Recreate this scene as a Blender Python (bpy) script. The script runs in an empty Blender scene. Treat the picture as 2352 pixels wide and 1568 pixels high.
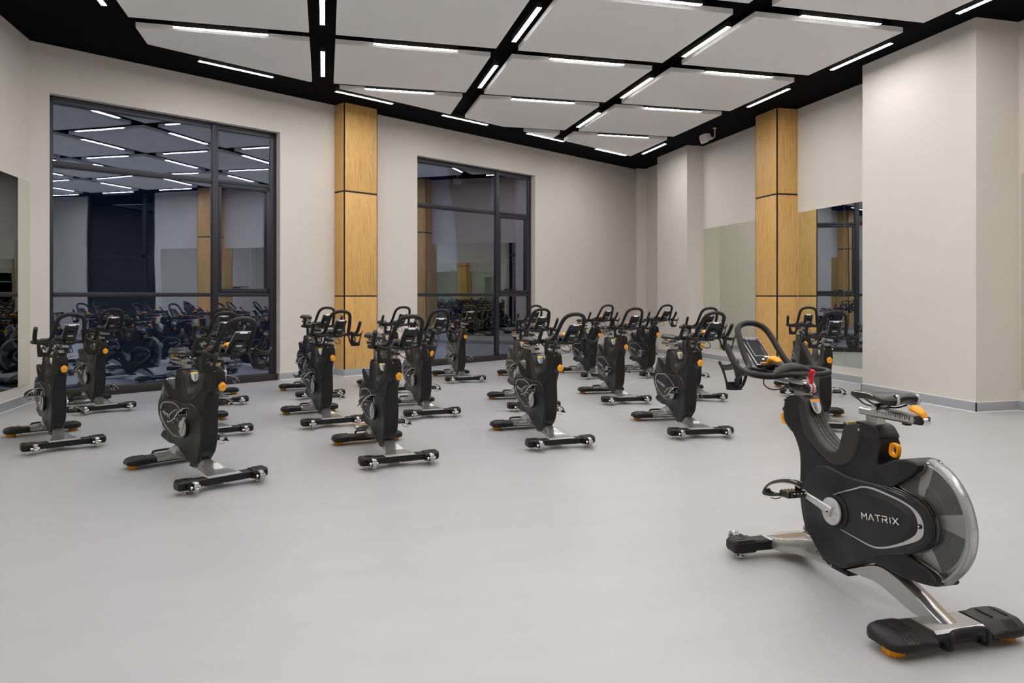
import bpy, bmesh, math, random
from mathutils import Vector, Matrix
from mathutils.geometry import delaunay_2d_cdt
random.seed(7)
C = bpy.context.scene.collection
PI = math.pi
HC = 4.556          # black ceiling height
PZ = HC - 0.13      # underside of the hanging panels
CAM_H = 1.35
YAW = math.atan(429/1679)

# ------------------------------------------------------------------ materials
def mat(name, col, rough=.5, metal=0., spec=.5, coat=0., noise=None, bump=0., bscale=60., emit=None, stretch=(1,1,1)):
    m = bpy.data.materials.new(name); m.use_nodes = True
    nt = m.node_tree; N = nt.nodes; L = nt.links
    b = N['Principled BSDF']
    b.inputs['Base Color'].default_value = (*col, 1); b.inputs['Roughness'].default_value = rough
    b.inputs['Metallic'].default_value = metal; b.inputs['Specular IOR Level'].default_value = spec
    b.inputs['Coat Weight'].default_value = coat
    if noise or bump:
        tc = N.new('ShaderNodeTexCoord'); mp = N.new('ShaderNodeMapping'); mp.inputs['Scale'].default_value = stretch
        L.new(tc.outputs['Object'], mp.inputs['Vector'])
    if noise:
        col2, sc = noise
        n = N.new('ShaderNodeTexNoise'); n.inputs['Scale'].default_value = sc; n.inputs['Detail'].default_value = 5
        L.new(mp.outputs[0], n.inputs['Vector'])
        r = N.new('ShaderNodeMix'); r.data_type = 'RGBA'
        r.inputs['A'].default_value = (*col, 1); r.inputs['B'].default_value = (*col2, 1)
        L.new(n.outputs['Fac'], r.inputs['Factor']); L.new(r.outputs['Result'], b.inputs['Base Color'])
    if bump:
        n = N.new('ShaderNodeTexNoise'); n.inputs['Scale'].default_value = bscale; n.inputs['Detail'].default_value = 3
        L.new(mp.outputs[0], n.inputs['Vector'])
        bp = N.new('ShaderNodeBump'); bp.inputs['Strength'].default_value = bump; bp.inputs['Distance'].default_value = .002
        L.new(n.outputs['Fac'], bp.inputs['Height']); L.new(bp.outputs[0], b.inputs['Normal'])
    if emit:
        b.inputs['Emission Color'].default_value = (*emit[0], 1); b.inputs['Emission Strength'].default_value = emit[1]
    return m

def glassy(name, tint, base, ior, gtint=(1,1,1), rough=0.0, wave=0.0, body=None):
    """clear sheet: transparent plus a mirror-like reflection that grows at grazing angles"""
    m = bpy.data.materials.new(name); m.use_nodes = True
    nt = m.node_tree; N = nt.nodes; L = nt.links
    N.remove(N['Principled BSDF']); out = N['Material Output']
    tr = N.new('ShaderNodeBsdfTransparent'); tr.inputs['Color'].default_value = (*tint, 1)
    gl = N.new('ShaderNodeBsdfGlossy'); gl.inputs['Color'].default_value = (*gtint, 1); gl.inputs['Roughness'].default_value = rough
    fr = N.new('ShaderNodeFresnel'); fr.inputs['IOR'].default_value = ior
    ad = N.new('ShaderNodeMath'); ad.operation = 'ADD'; ad.use_clamp = True; ad.inputs[1].default_value = base
    L.new(fr.outputs[0], ad.inputs[0])
    mx = N.new('ShaderNodeMixShader'); L.new(ad.outputs[0], mx.inputs[0])
    src = tr
    if body:
        df = N.new('ShaderNodeBsdfDiffuse'); df.inputs['Color'].default_value = (*body[0], 1)
        m2 = N.new('ShaderNodeMixShader'); m2.inputs[0].default_value = body[1]
        L.new(tr.outputs[0], m2.inputs[1]); L.new(df.outputs[0], m2.inputs[2]); src = m2
    L.new(src.outputs[0], mx.inputs[1]); L.new(gl.outputs[0], mx.inputs[2]); L.new(mx.outputs[0], out.inputs['Surface'])
    if wave:
        tc = N.new('ShaderNodeTexCoord'); n = N.new('ShaderNodeTexNoise'); n.inputs['Scale'].default_value = .9
        n.inputs['Detail'].default_value = 1
        L.new(tc.outputs['Object'], n.inputs['Vector'])
        bp = N.new('ShaderNodeBump'); bp.inputs['Strength'].default_value = 1; bp.inputs['Distance'].default_value = wave
        L.new(n.outputs['Fac'], bp.inputs['Height']); L.new(bp.outputs[0], gl.inputs['Normal'])
    return m

def wood_mat():
    m = bpy.data.materials.new('oak_laminate'); m.use_nodes = True
    nt = m.node_tree; N = nt.nodes; L = nt.links; b = N['Principled BSDF']
    tc = N.new('ShaderNodeTexCoord'); mp = N.new('ShaderNodeMapping'); mp.inputs['Scale'].default_value = (9, 9, .55)
    L.new(tc.outputs['Object'], mp.inputs['Vector'])
    n = N.new('ShaderNodeTexNoise'); n.inputs['Scale'].default_value = 4; n.inputs['Detail'].default_value = 8; n.inputs['Roughness'].default_value = .65
    n.inputs['Distortion'].default_value = .6
    L.new(mp.outputs[0], n.inputs['Vector'])
    r = N.new('ShaderNodeValToRGB'); e = r.color_ramp.elements
    e[0].position = .25; e[0].color = (.40, .21, .05, 1); e[1].position = .72; e[1].color = (.76, .47, .165, 1)
    k = e.new(.45); k.color = (.66, .385, .12, 1)
    L.new(n.outputs['Fac'], r.inputs[0])
    mp2 = N.new('ShaderNodeMapping'); mp2.inputs['Scale'].default_value = (60, 60, 3)
    L.new(tc.outputs['Object'], mp2.inputs['Vector'])
    n2 = N.new('ShaderNodeTexNoise'); n2.inputs['Scale'].default_value = 3; n2.inputs['Detail'].default_value = 4
    L.new(mp2.outputs[0], n2.inputs['Vector'])
    mx = N.new('ShaderNodeMix'); mx.data_type = 'RGBA'; mx.blend_type = 'MULTIPLY'
    r2 = N.new('ShaderNodeValToRGB'); r2.color_ramp.elements[0].position = .3; r2.color_ramp.elements[0].color = (.72, .68, .6, 1)
    r2.color_ramp.elements[1].position = .5
    L.new(n2.outputs['Fac'], r2.inputs[0])
    mx.inputs['Factor'].default_value = .8
    L.new(r.outputs[0], mx.inputs['A']); L.new(r2.outputs[0], mx.inputs['B']); L.new(mx.outputs['Result'], b.inputs['Base Color'])
    b.inputs['Roughness'].default_value = .5
    return m

def floor_mat():
    m = bpy.data.materials.new('grey_rubber_floor'); m.use_nodes = True
    nt = m.node_tree; N = nt.nodes; L = nt.links; b = N['Principled BSDF']
    tc = N.new('ShaderNodeTexCoord'); mp = N.new('ShaderNodeMapping')
    mp.inputs['Rotation'].default_value = (0, 0, .3); mp.inputs['Scale'].default_value = (.5, 2.2, 1)
    L.new(tc.outputs['Object'], mp.inputs['Vector'])
    n = N.new('ShaderNodeTexNoise'); n.inputs['Scale'].default_value = 1.6; n.inputs['Detail'].default_value = 6; n.inputs['Roughness'].default_value = .6
    L.new(mp.outputs[0], n.inputs['Vector'])
    r = N.new('ShaderNodeMix'); r.data_type = 'RGBA'; r.inputs['A'].default_value = (.385, .390, .400, 1); r.inputs['B'].default_value = (.452, .456, .463, 1)
    L.new(n.outputs['Fac'], r.inputs['Factor']); L.new(r.outputs['Result'], b.inputs['Base Color'])
    b.inputs['Roughness'].default_value = .38; b.inputs['Specular IOR Level'].default_value = .45
    n3 = N.new('ShaderNodeTexNoise'); n3.inputs['Scale'].default_value = 260; n3.inputs['Detail'].default_value = 2
    L.new(tc.outputs['Object'], n3.inputs['Vector'])
    bp = N.new('ShaderNodeBump'); bp.inputs['Strength'].default_value = .12; bp.inputs['Distance'].default_value = .002
    L.new(n3.outputs['Fac'], bp.inputs['Height']); L.new(bp.outputs[0], b.inputs['Normal'])
    return m

def perforated(name, c1, c2):
    m = mat(name, c1, .45, .5); nt = m.node_tree; N = nt.nodes; L = nt.links
    tc = N.new('ShaderNodeTexCoord'); v = N.new('ShaderNodeTexVoronoi'); v.inputs['Scale'].default_value = 150; v.inputs['Randomness'].default_value = .15
    L.new(tc.outputs['Object'], v.inputs['Vector']); r = N.new('ShaderNodeValToRGB')
    r.color_ramp.elements[0].position = .28; r.color_ramp.elements[0].color = (*c2, 1); r.color_ramp.elements[1].position = .42; r.color_ramp.elements[1].color = (*c1, 1)
    L.new(v.outputs['Distance'], r.inputs[0]); L.new(r.outputs[0], N['Principled BSDF'].inputs['Base Color'])
    return m

M = dict(
    wall=mat('taupe_wall_paint', (.665, .615, .565), .85, noise=((.645, .595, .545), 2.), bump=.15, bscale=180),
    black=mat('black_ceiling_paint', (.0025, .0025, .0035), .8, spec=.04),
    panel=mat('white_acoustic_panel', (.90, .89, .88), .9, bump=.1, bscale=200),
    floor=floor_mat(), wood=wood_mat(),
    gap=mat('black_joint', (.008, .007, .007), .6),
    base=mat('grey_skirting', (.36, .37, .39), .45),
    seal=mat('white_skirting_seal', (.85, .86, .88), .5),
    frame=mat('anthracite_window_metal', (.024, .024, .034), .40, .3),
    sill=mat('dark_brown_sill', (.018, .014, .013), .6),
    mirror=mat('mirror_silver', (.83, .87, .79), .0, 1.),
    pane=glassy('night_window_glass', (.75, .85, 1), .26, 1.55, (.80, .84, 1.0), 0, .0015),
    cglass=glassy('corridor_glass', (.8, .88, .95), .02, 1.5),
    lamp=mat('lamp_diffuser', (1, 1, 1), .5, emit=((1.0, .975, .965), 64.)),
    housing=mat('lamp_housing', (.02, .02, .02), .5),
    white=mat('white_plastic', (.62, .60, .57), .5),
    grille=mat('speaker_grille', (.5, .49, .47), .7),
    plas=mat('matte_black_plastic', (.008, .0075, .008), .40, spec=.32, bump=.25, bscale=900, noise=((.011, .0105, .011), 30)),
    plas2=mat('satin_charcoal_plastic', (.024, .022, .022), .4, spec=.4, bump=.25, bscale=900),
    gloss=mat('gloss_black_plastic', (.012, .012, .013), .16, spec=.6),
    cover=mat('dark_grey_side_cover', (.0125, .012, .013), .36, spec=.35, bump=.2, bscale=1200),
    rubber=mat('black_foam_grip', (.012, .0115, .012), .5, spec=.32, bump=.3, bscale=700),
    silver=mat('silver_painted_steel', (.46, .46, .45), .22, .8),
    lsilver=mat('light_silver_trim', (.52, .53, .54), .35, .5),
    brush=mat('brushed_aluminium', (.62, .62, .60), .3, .9, bump=.2, bscale=300, stretch=(.05, 1, 1)),
    crank=mat('pale_grey_crank', (.56, .57, .57), .3, .35),
    chrome=mat('chrome', (.8, .8, .78), .12, 1.),
    orange=mat('orange_plastic', (1.0, .40, .0), .32, spec=.5),
    dorange=mat('deep_orange_rubber', (1.0, .28, .0), .5),
    red=mat('red_plastic', (.62, .005, .012), .25),
    wmark=mat('white_marking', (.8, .8, .78), .5),
    yellow=mat('yellow_label', (.9, .75, .02), .5),
    labelg=mat('grey_label', (.42, .43, .45), .5),
    screen=mat('screen_glass', (.012, .013, .015), .45, spec=.2),
    cloth=mat('black_strap_cloth', (.012, .012, .012), .85),
    piping=mat('pale_strap_piping', (.6, .6, .52), .6),
    fly=perforated('flywheel_perforated_steel', (.12, .12, .125), (.02, .02, .02)),
    flyl=mat('flywheel_bright_steel', (.72, .72, .71), .38, .5),
    clear=glassy('clear_guard_plastic', (.92, .93, .94), .0, 1.4, (1, 1, 1), .08, 0, ((.8, .8, .8), .07)),
    rim=glassy('guard_rim_plastic', (.85, .86, .87), .02, 1.45, (1, 1, 1), .22, 0, ((.8, .81, .82), .22)),
    wheelc=mat('clear_roller_plastic', (.42, .43, .42), .12, .75, spec=.8),
    saddle=mat('saddle_vinyl', (.014, .013, .013), .33, spec=.4, bump=.3, bscale=500),
    night=mat('near_black_wall', (.02, .022, .03), .9),
    corr=mat('corridor_wall_paint', (.35, .40, .45), .8),
    dim=mat('corridor_fill_glow', (1, 1, 1), .5, emit=((.6, .75, 1.0), 40.)),  # glow of the strip added to brighten the corridor
)

# ------------------------------------------------------------------ mesh accumulator
class MB:
    def __init__(s): s.v = []; s.f = []; s.m = []; s.mats = []; s.cur = 0; s.sm = []
    def use(s, m):
        if m not in s.mats: s.mats.append(m)
        s.cur = s.mats.index(m); return s
    def add(s, vs, fs, smooth=True):
        o = len(s.v); s.v += [Vector(v) for v in vs]
        for f in fs: s.f.append([i+o for i in f]); s.m.append(s.cur); s.sm.append(smooth)
        return s
    def box(s, x0, x1, y0, y1, z0, z1, bev=0., mtx=None):
        if bev <= 0:
            vs = [Vector((x, y, z)) for z in (z0, z1) for y in (y0, y1) for x in (x0, x1)]
            fs = [(0, 2, 3, 1), (4, 5, 7, 6), (0, 1, 5, 4), (2, 6, 7, 3), (0, 4, 6, 2), (1, 3, 7, 5)]
        else:
            bm = bmesh.new(); bmesh.ops.create_cube(bm, size=1)
            for v in bm.verts: v.co = Vector(((x0+x1)/2+v.co.x*(x1-x0), (y0+y1)/2+v.co.y*(y1-y0), (z0+z1)/2+v.co.z*(z1-z0)))
            bmesh.ops.bevel(bm, geom=bm.edges[:], offset=bev, segments=2, affect='EDGES', profile=.6)
            bm.verts.index_update(); vs = [v.co.copy() for v in bm.verts]; fs = [[v.index for v in f.verts] for f in bm.faces]; bm.free()
        if mtx: vs = [mtx @ v for v in vs]
        return s.add(vs, fs, bev > 0)
    def loft(s, rings, cap=True, closed=False, smooth=True):
        n = len(rings[0]); vs = [p for r in rings for p in r]; fs = []
        R = len(rings)
        for i in range(R if closed else R-1):
            a = i*n; b = ((i+1) % R)*n
            for j in range(n): k = (j+1) % n; fs.append((a+j, a+k, b+k, b+j))
        s.add(vs, fs, smooth)
        if cap and not closed:
            s.add(rings[0], [list(range(n))[::-1]], False); s.add(rings[-1], [list(range(n))], False)
        return s
    def tube(s, pts, r, n=10, cap=True, up=None, closed=False, sq=1.):
        """r: number, list of numbers, or list of (side, up) radii"""
        P = [Vector(p) for p in pts]; L = len(P)
        if not isinstance(r, (list, tuple)): r = [r]*L
        rings = []; pn = None
        for i in range(L):
            t = (P[(i+1) % L]-P[i-1]) if closed or 0 < i < L-1 else (P[1]-P[0] if i == 0 else P[-1]-P[-2])
            t.normalize()
            if up is not None: u = Vector(up); u = (u - t*u.dot(t)).normalized()
            elif pn is None:
                u = Vector((0, 0, 1)) if abs(t.z) < .9 else Vector((1, 0, 0)); u = (u-t*u.dot(t)).normalized()
            else: u = (pn-t*pn.dot(t)).normalized()
            pn = u; w = t.cross(u)
            ra, rb = r[i] if isinstance(r[i], (list, tuple)) else (r[i], r[i])
            rings.append([P[i] + w*ra*sgp(math.cos(2*PI*k/n), sq) + u*rb*sgp(math.sin(2*PI*k/n), sq) for k in range(n)])
        return s.loft(rings, cap, closed)
    def cyl(s, c, axis, r, h, n=20, r2=None, bev=0.):
        a = Vector(axis).normalized(); c = Vector(c); r2 = r if r2 is None else r2
        if bev:
            return s.tube([c-a*h/2, c-a*(h/2-bev*.3), c-a*(h/2-bev), c+a*(h/2-bev), c+a*(h/2-bev*.3), c+a*h/2], [r-bev, r-bev*.3, r, r2, r2-bev*.3, r2-bev], n)
        return s.tube([c-a*h/2, c+a*h/2], [r, r2], n)
    def ell(s, c, rx, ry, rz, n=14, mtx=None, p=1.):
        rings = []
        for i in range(n+1):
            th = PI*i/n; th = min(max(th, .03), PI-.03)
            rings.append([Vector((rx*sgp(math.sin(th), p)*sgp(math.cos(2*PI*k/(2*n)), p), ry*sgp(math.sin(th), p)*sgp(math.sin(2*PI*k/(2*n)), p), rz*sgp(math.cos(th), p))) for k in range(2*n)])
        c = Vector(c)
        rings = [[c+(mtx @ v if mtx else v) for v in r][::-1] for r in rings]
        return s.loft(rings)
    def pillow(s, outline, w, bev=.008, l0=None, step=.03):
        """solid in the x-z plane from a closed outline; half thickness w(x,z). l0: start plane for one-sided covers (sign follows w)"""
        O = [Vector((p[0], p[1])) for p in outline]; n = len(O)
        A = sum(O[i].x*O[(i+1) % n].y-O[(i+1) % n].x*O[i].y for i in range(n))
        if A < 0: O.reverse()
        nr = []
        for i in range(n):
            t = (O[(i+1) % n]-O[i-1]).normalized(); nr.append(Vector((-t.y, t.x)))
        def ring(d): return [O[i]+nr[i]*d for i in range(n)]
        K = 4; prof = [(bev*(1-math.cos(PI/2*k/K)), bev*(1-math.sin(PI/2*k/K))) for k in range(K+1)]
        inner = ring(bev)
        xs = [p.x for p in O]; zs = [p.y for p in O]; gp = []
        x = min(xs)+step/2; row = 0
        while x < max(xs):
            z = min(zs)+step/2+(step/2 if row % 2 else 0)
            while z < max(zs):
                q = Vector((x, z))
                if all((q-p).length > step*.45 for p in inner): gp.append(q)
                z += step
            x += step*.87; row += 1
        res = delaunay_2d_cdt(inner+gp, [], [list(range(n))], 1, 1e-6)
        cv, cf = res[0], res[2]
        if l0 is None: sides = (1, -1)
        else: sides = (1 if l0 > 0 else -1,)
        for sg in sides:
            rings = []
            for ins, dw in prof:
                rings.append([Vector((O[i].x+nr[i].x*ins, sg*max(w(O[i].x, O[i].y)-dw, .001), O[i].y+nr[i].y*ins)) for i in range(n)])
            rings.insert(0, [Vector((O[i].x, (abs(l0) if l0 is not None else 0)*sg, O[i].y)) for i in range(n)])
            if sg > 0: rings = [r[::-1] for r in rings]
            vs = [p for r in rings for p in r]; fs = []
            for i in range(len(rings)-1):
                for j in range(n):
                    k = (j+1) % n; fs.append((i*n+j, i*n+k, (i+1)*n+k, (i+1)*n+j))
            s.add(vs, [f[::-1] for f in fs])
            s.add([Vector((p.x, sg*w(p.x, p.y), p.y)) for p in cv], [list(f)[::-1] if sg > 0 else list(f) for f in cf])
            if l0 is not None:
                s.add([Vector((p.x, l0, p.y)) for p in O], [list(range(n))], False)
        return s
    def mesh(s, name, weld=True):
        me = bpy.data.meshes.new(name); me.from_pydata([tuple(v) for v in s.v], [], s.f)
        for m in s.mats: me.materials.append(M[m])
        for i, p in enumerate(me.polygons): p.material_index = s.m[i]; p.use_smooth = s.sm[i]
        bm = bmesh.new(); bm.from_mesh(me)
        if weld: bmesh.ops.remove_doubles(bm, verts=bm.verts, dist=1e-5)
        bmesh.ops.recalc_face_normals(bm, faces=bm.faces)
        for e in bm.edges:
            if len(e.link_faces) == 2 and e.calc_face_angle(0) > .75: e.smooth = False
        bm.to_mesh(me); bm.free(); me.update()
        return me
    def obj(s, name, parent=None, origin=None, label=None):
        if origin is not None:
            o_ = Vector(origin); s.v = [v-o_ for v in s.v]
        ob = bpy.data.objects.new(name, s.mesh(name)); C.objects.link(ob)
        if parent is not None: ob.parent = parent
        if origin is not None: ob.location = origin
        if label: ob['label'] = label
        return ob

def sgp(v, p): return v if p == 1. else math.copysign(abs(v)**p, v)
def mb(m): return MB().use(m)
def cr(pts, n=6, closed=False):
    """Catmull-Rom through points of any dimension"""
    P = [tuple(p) for p in pts]; L = len(P); out = []
    for i in range(L if closed else L-1):
        if closed: a, b, c, d = P[i-1], P[i], P[(i+1) % L], P[(i+2) % L]
        else: a, b, c, d = P[max(i-1, 0)], P[i], P[i+1], P[min(i+2, L-1)]
        for k in range(n):
            t = k/n
            out.append(tuple(.5*((2*q)+(-p+r)*t+(2*p-5*q+4*r-s_)*t*t+(-p+3*q-3*r+s_)*t**3) for p, q, r, s_ in zip(a, b, c, d)))
    if not closed: out.append(P[-1])
    return out
def resamp(pts, step, closed=True):
    P = [Vector(p) for p in pts]; out = []
    if closed: P = P+[P[0]]
    acc = 0.; out.append(P[0])
    for a, b in zip(P, P[1:]):
        L = (b-a).length; t = step-acc
        while t < L: out.append(a+(b-a)*(t/L)); t += step
        acc = L-(t-step)
    if closed and (out[-1]-out[0]).length < step*.4: out.pop()
    return out
def empty(name, loc, rz=0., label=None, cat=None, group=None, kind=None):
    o = bpy.data.objects.new(name, None); C.objects.link(o); o.location = loc; o.rotation_euler = (0, 0, rz); o.empty_display_size = .1
    return tag(o, label, cat, group, kind)
def tag(o, label=None, cat=None, group=None, kind=None):
    if label: o['label'] = label
    if cat: o['category'] = cat
    if group: o['group'] = group
    if kind: o['kind'] = kind
    return o

# ------------------------------------------------------------------ the bike (x forward, y left, z up; origin on the floor)
def wfun(ctrl, sig=.075):
    def w(x, z):
        a = b = 1e-9
        for cx_, cz_, cw in ctrl:
            k = math.exp(-((x-cx_)**2+(z-cz_)**2)/(2*sig*sig)); a += k*cw; b += k
        return a/b
    return w

GLY = {'M': [((0, 0), (0, 1)), ((0, 1), (.5, .45)), ((.5, .45), (1, 1)), ((1, 1), (1, 0))],
       'A': [((0, 0), (.5, 1)), ((.5, 1), (1, 0))],
       'T': [((0, 1), (1, 1)), ((.5, 1), (.5, 0))],
       'R': [((0, 0), (0, .62)), ((0, 1), (.85, 1)), ((.85, 1), (.92, .72)), ((.92, .72), (.85, .45)), ((.85, .45), (.25, .45)), ((.5, .45), (.95, 0))],
       'I': [((.5, 0), (.5, 1))],
       'X': [((0, 0), (1, 1)), ((0, 1), (1, 0))]}
def logo(b, org, ax, ay, h, m='wmark', dot=True, wd=.17, text='MATRIX', xs=1.):
    """letters as thin raised strokes; org lower left, ax reading direction, ay up"""
    ax = Vector(ax).normalized(); ay = Vector(ay).normalized(); n = ax.cross(ay); o = Vector(org); x = 0.
    for ch in text:
        W = 0.25 if ch == 'I' else 1.0
        for p, q in GLY[ch]:
            if ch == 'I': p = (W/2, p[1]); q = (W/2, q[1])
            p = Vector(p); q = Vector(q); d = (q-p); d.normalize(); e = Vector((-d.y, d.x))*wd/2
            p2 = p-d*wd*.3; q2 = q+d*wd*.3
            if ch == 'I': p2, q2 = p, q
            c4 = [p2+e, p2-e, q2-e, q2+e]
            lo = [o+ax*(x+c.x*xs)*h+ay*c.y*h for c in c4]; hi = [v+n*h*.04 for v in lo]
            b.use(m).add(lo+hi, [(4, 5, 6, 7), (0, 1, 5, 4), (1, 2, 6, 5), (2, 3, 7, 6), (3, 0, 4, 7)], False)
        if ch == 'A' and dot and m == 'wmark':
            dotm = 'dorange'; dot = False
            c3 = [(.5, .42), (.38, .12), (.62, .12)]
            b.use(dotm).add([o+ax*(x+c[0]*xs)*h+ay*c[1]*h+n*h*.05 for c in c3], [(0, 1, 2)], False)
        x += W*xs+.44
    return x

def outl(pts, n=5, step=.012): return resamp(cr(pts, n, True), step)

def build_bike(root):
    # ---- main shroud
    F = [(.445, .838), (.472, .80), (.470, .74), (.455, .69), (.400, .655), (.362, .61), (.335, .55), (.325, .48), (.328, .41), (.326, .33), (.312, .265), (.287, .205), (.248, .155), (.19, .105), (.14, .072),
         (.08, .085), (.02, .105), (-.06, .15), (-.14, .19), (-.22, .205), (-.32, .200), (-.42, .208), (-.495, .222), (-.512, .238), (-.47, .274), (-.41, .290), (-.34, .315), (-.26, .36), (-.24, .44), (-.26, .52),
         (-.315, .570), (-.41, .640), (-.418, .682), (-.36, .688), (-.295, .669), (-.235, .640), (-.200, .632), (-.206, .68), (-.210, .72), (-.188, .765), (-.165, .786), (-.09, .786), (-.008, .774), (.022, .745), (.034, .70), (.046, .655), (.068, .635), (.12, .638), (.18, .668), (.235, .712), (.27, .76), (.285, .80), (.305, .836), (.36, .846)]
    W1 = wfun([(.45, .83, .036), (.36, .83, .040), (.44, .72, .044), (.36, .6, .05), (.33, .45, .053), (.32, .3, .053), (.2, .14, .044), (.13, .08, .032), (0, .3, .056), (0, .45, .056), (.12, .56, .052), (.0, .62, .052), (-.05, .72, .05), (-.12, .79, .044), (-.15, .66, .054), (-.22, .60, .066), (-.36, .64, .072), (-.40, .69, .066), (-.45, .25, .055), (-.25, .25, .062), (-.05, .16, .052)], .05)
    mb('plas').pillow(outl(F, 4, .014), W1, .009, step=.024).obj('frame_shroud', root)
    # ---- U-shaped upper trim, wider than the shroud with a seam along its lower edge
    top = [(.285, .80), (.27, .76), (.235, .712), (.18, .668), (.12, .638), (.068, .635), (.046, .655), (.034, .70), (.022, .745), (-.008, .774)]
    low = [(-.095, .765), (-.085, .70), (-.065, .645), (-.03, .60), (.035, .568), (.095, .565), (.165, .592), (.245, .635), (.305, .67), (.33, .72), (.352, .79), (.345, .838)]
    U = [(.345, .851), (.305, .842)]+top+[(-.09, .79)]+low
    Wu = wfun([(.32, .82, .045), (.30, .72, .050), (.2, .63, .056), (.08, .60, .060), (-.02, .65, .056), (-.05, .78, .049)], .06)
    mb('plas2').pillow(resamp([(p[0]+0, p[1]) for p in cr(U, 3, True)], .012), lambda x, z: Wu(x, z)+.004, .016, step=.02).obj('upper_trim', root, label='charcoal U-shaped trim with raised grooves')
    g = mb('plas2')
    for dy in (-.016, 0, .016):
        path = [(p[0]-.0, dy*(1+.6*math.sin(PI*i/(len(top)-1))), p[1]+.001) for i, p in enumerate(top[1:8])]
        g.tube(cr(path, 5), .0022, 6)
    g.obj('groove_ridge', root)
    b = MB(); logo(b, (.262, .0600, .612), (-.78, 0, -.35), (-.35, 0, .78), .015, 'gloss', False); b.obj('embossed_lettering', root)
    b = MB(); logo(b, (.135, -.0620, .582), (.80, 0, .30), (-.30, 0, .80), .015, 'gloss', False); b.obj('embossed_lettering', root)
    # ---- seat tower head and front column cover
    mb('plas').pillow(outl([(-.06, .792), (-.155, .792), (-.192, .768), (-.202, .735), (-.105, .73), (-.085, .755)], 3, .008), lambda x, z: .0515, .005, step=.03).obj('seat_tower_collar', root)
    fc = [(.475, .825), (.492, .79), (.497, .74), (.485, .70), (.44, .665), (.392, .645), (.362, .61), (.342, .55), (.333, .48), (.335, .40), (.330, .33), (.315, .262), (.290, .20), (.244, .145), (.19, .096), (.16, .09), (.218, .16), (.262, .24), (.286, .32), (.294, .42), (.296, .50), (.312, .58), (.35, .66), (.375, .72), (.38, .785), (.43, .80)]
    Wf = wfun([(.48, .8, .034), (.48, .7, .038), (.38, .6, .046), (.35, .45, .056), (.33, .28, .055), (.2, .1, .038)], .07)
    mb('plas').pillow(outl(fc, 3, .012), Wf, .012, step=.02).obj('front_column_cover', root)
    for sg in (1, -1):
        for q, yy, rr0 in (((.475, .812), .037, .006), ((-.085, .758), .051, .006), ((.215, .118), .044, .004)):
            mb('chrome').cyl((q[0], sg*yy, q[1]), (0, 1, 0), rr0, .01, 10).obj('screw', root)
    # ---- side covers
    cov = [(.308, .36), (.296, .425), (.268, .478), (.23, .512), (.19, .538), (.12, .553), (.05, .548), (-.03, .538), (-.17, .548), (-.30, .553), (-.40, .550), (-.462, .535), (-.497, .50), (-.508, .45), (-.500, .40), (-.472, .362), (-.43, .335), (-.36, .30), (-.20, .236), (-.08, .172), (.02, .118), (.10, .100), (.17, .108), (.222, .15), (.265, .205), (.294, .27), (.308, .32)]
    trim = [(.062, .432), (.0, .463), (-.08, .497), (-.13, .518), (-.19, .527), (-.28, .523), (-.36, .515), (-.415, .500), (-.447, .468), (-.452, .425), (-.430, .392), (-.37, .352), (-.28, .306), (-.21, .281), (-.155, .277), (-.10, .282), (-.04, .288), (.03, .297)]
    tw = [.002, .002, .003, .0035, .004, .004, .004, .006, .013, .015, .011, .006, .004, .0035, .003, .002, .0016, .0016]
    for sg in (1, -1):
        Wc = wfun([(.3, .35, .060), (.2, .5, .060), (0, .36, .078), (-.2, .4, .081), (-.4, .44, .080), (-.5, .45, .070), (.1, .12, .052), (-.2, .25, .066), (.05, .54, .064), (-.3, .54, .070)], .08)
        c = mb('cover').pillow(outl(cov, 4, .016), lambda x, z: Wc(x, z), .012, l0=sg*.03, step=.026).obj('side_cover', root)
        # pale trim line around the raised panel
        P = cr([(x, z, w) for (x, z), w in zip(trim, tw)], 4)
        b = mb('lsilver'); rings = []
        for i, (x, z, w) in enumerate(P):
            q = P[min(i+1, len(P)-1)]; p = P[max(i-1, 0)]; t = Vector((q[0]-p[0], q[1]-p[1])).normalized(); n_ = Vector((-t.y, t.x))
            y = Wc(x, z)
            rings.append([Vector((x+n_.x*a, sg*(y+h), z+n_.y*a)) for a, h in ((-w, -.004), (-w, .0012), (w*.2, .0022), (w*1.0, .0012), (w, -.004))])
        b.loft(rings).obj('trim_line', c)
        # fine contour lines inside the trim
        b = mb('plas2')
        cxm, czm = -.22, .40
        for k in range(1, 8):
            f_ = 1-.028*k-.03
            Q = [(cxm+(x-cxm)*f_, czm+(z-czm)*f_) for x, z, w in P[10:-12]]
            b.tube([(x, sg*(Wc(x, z)+.0002), z) for x, z in Q], .0009, 4)
        b.obj('contour_line', c)
        # vent ribs around the rear of the cover
        b = mb('gloss')
        for k in range(5):
            f_ = 1.07+.045*k
            Q = cr([(-.20, .532), (-.29, .532), (-.37, .525), (-.43, .508), (-.465, .468), (-.468, .42), (-.445, .385), (-.38, .347)], 4)
            Q = [(cxm+(x-cxm)*(1+(f_-1)*1.0), czm+(z-czm)*(1+(f_-1)*1.3)) for x, z in Q[k*2:]]
            b.tube([(x, sg*(Wc(x, z)-.001-.002*k), z) for x, z in Q], .0032, 6)
        b.obj('vent_rib', c)
        b = MB()
        if sg > 0: logo(b, (-.138, .0815, .383), (-.98, 0, .17), (.17, 0, .98), .0250, wd=.15, xs=1.18)
        else: logo(b, (-.385, -.0815, .426), (.98, 0, -.17), (.17, 0, .98), .0250, wd=.15, xs=1.18)
        b.obj('lettering', c, label='white MATRIX lettering')
        b = mb('gap').cyl((.03, sg*.078, .364), (0, 1, 0), .074, .008, 32, bev=.002)
        b.obj('recess_ring', c)
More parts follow.
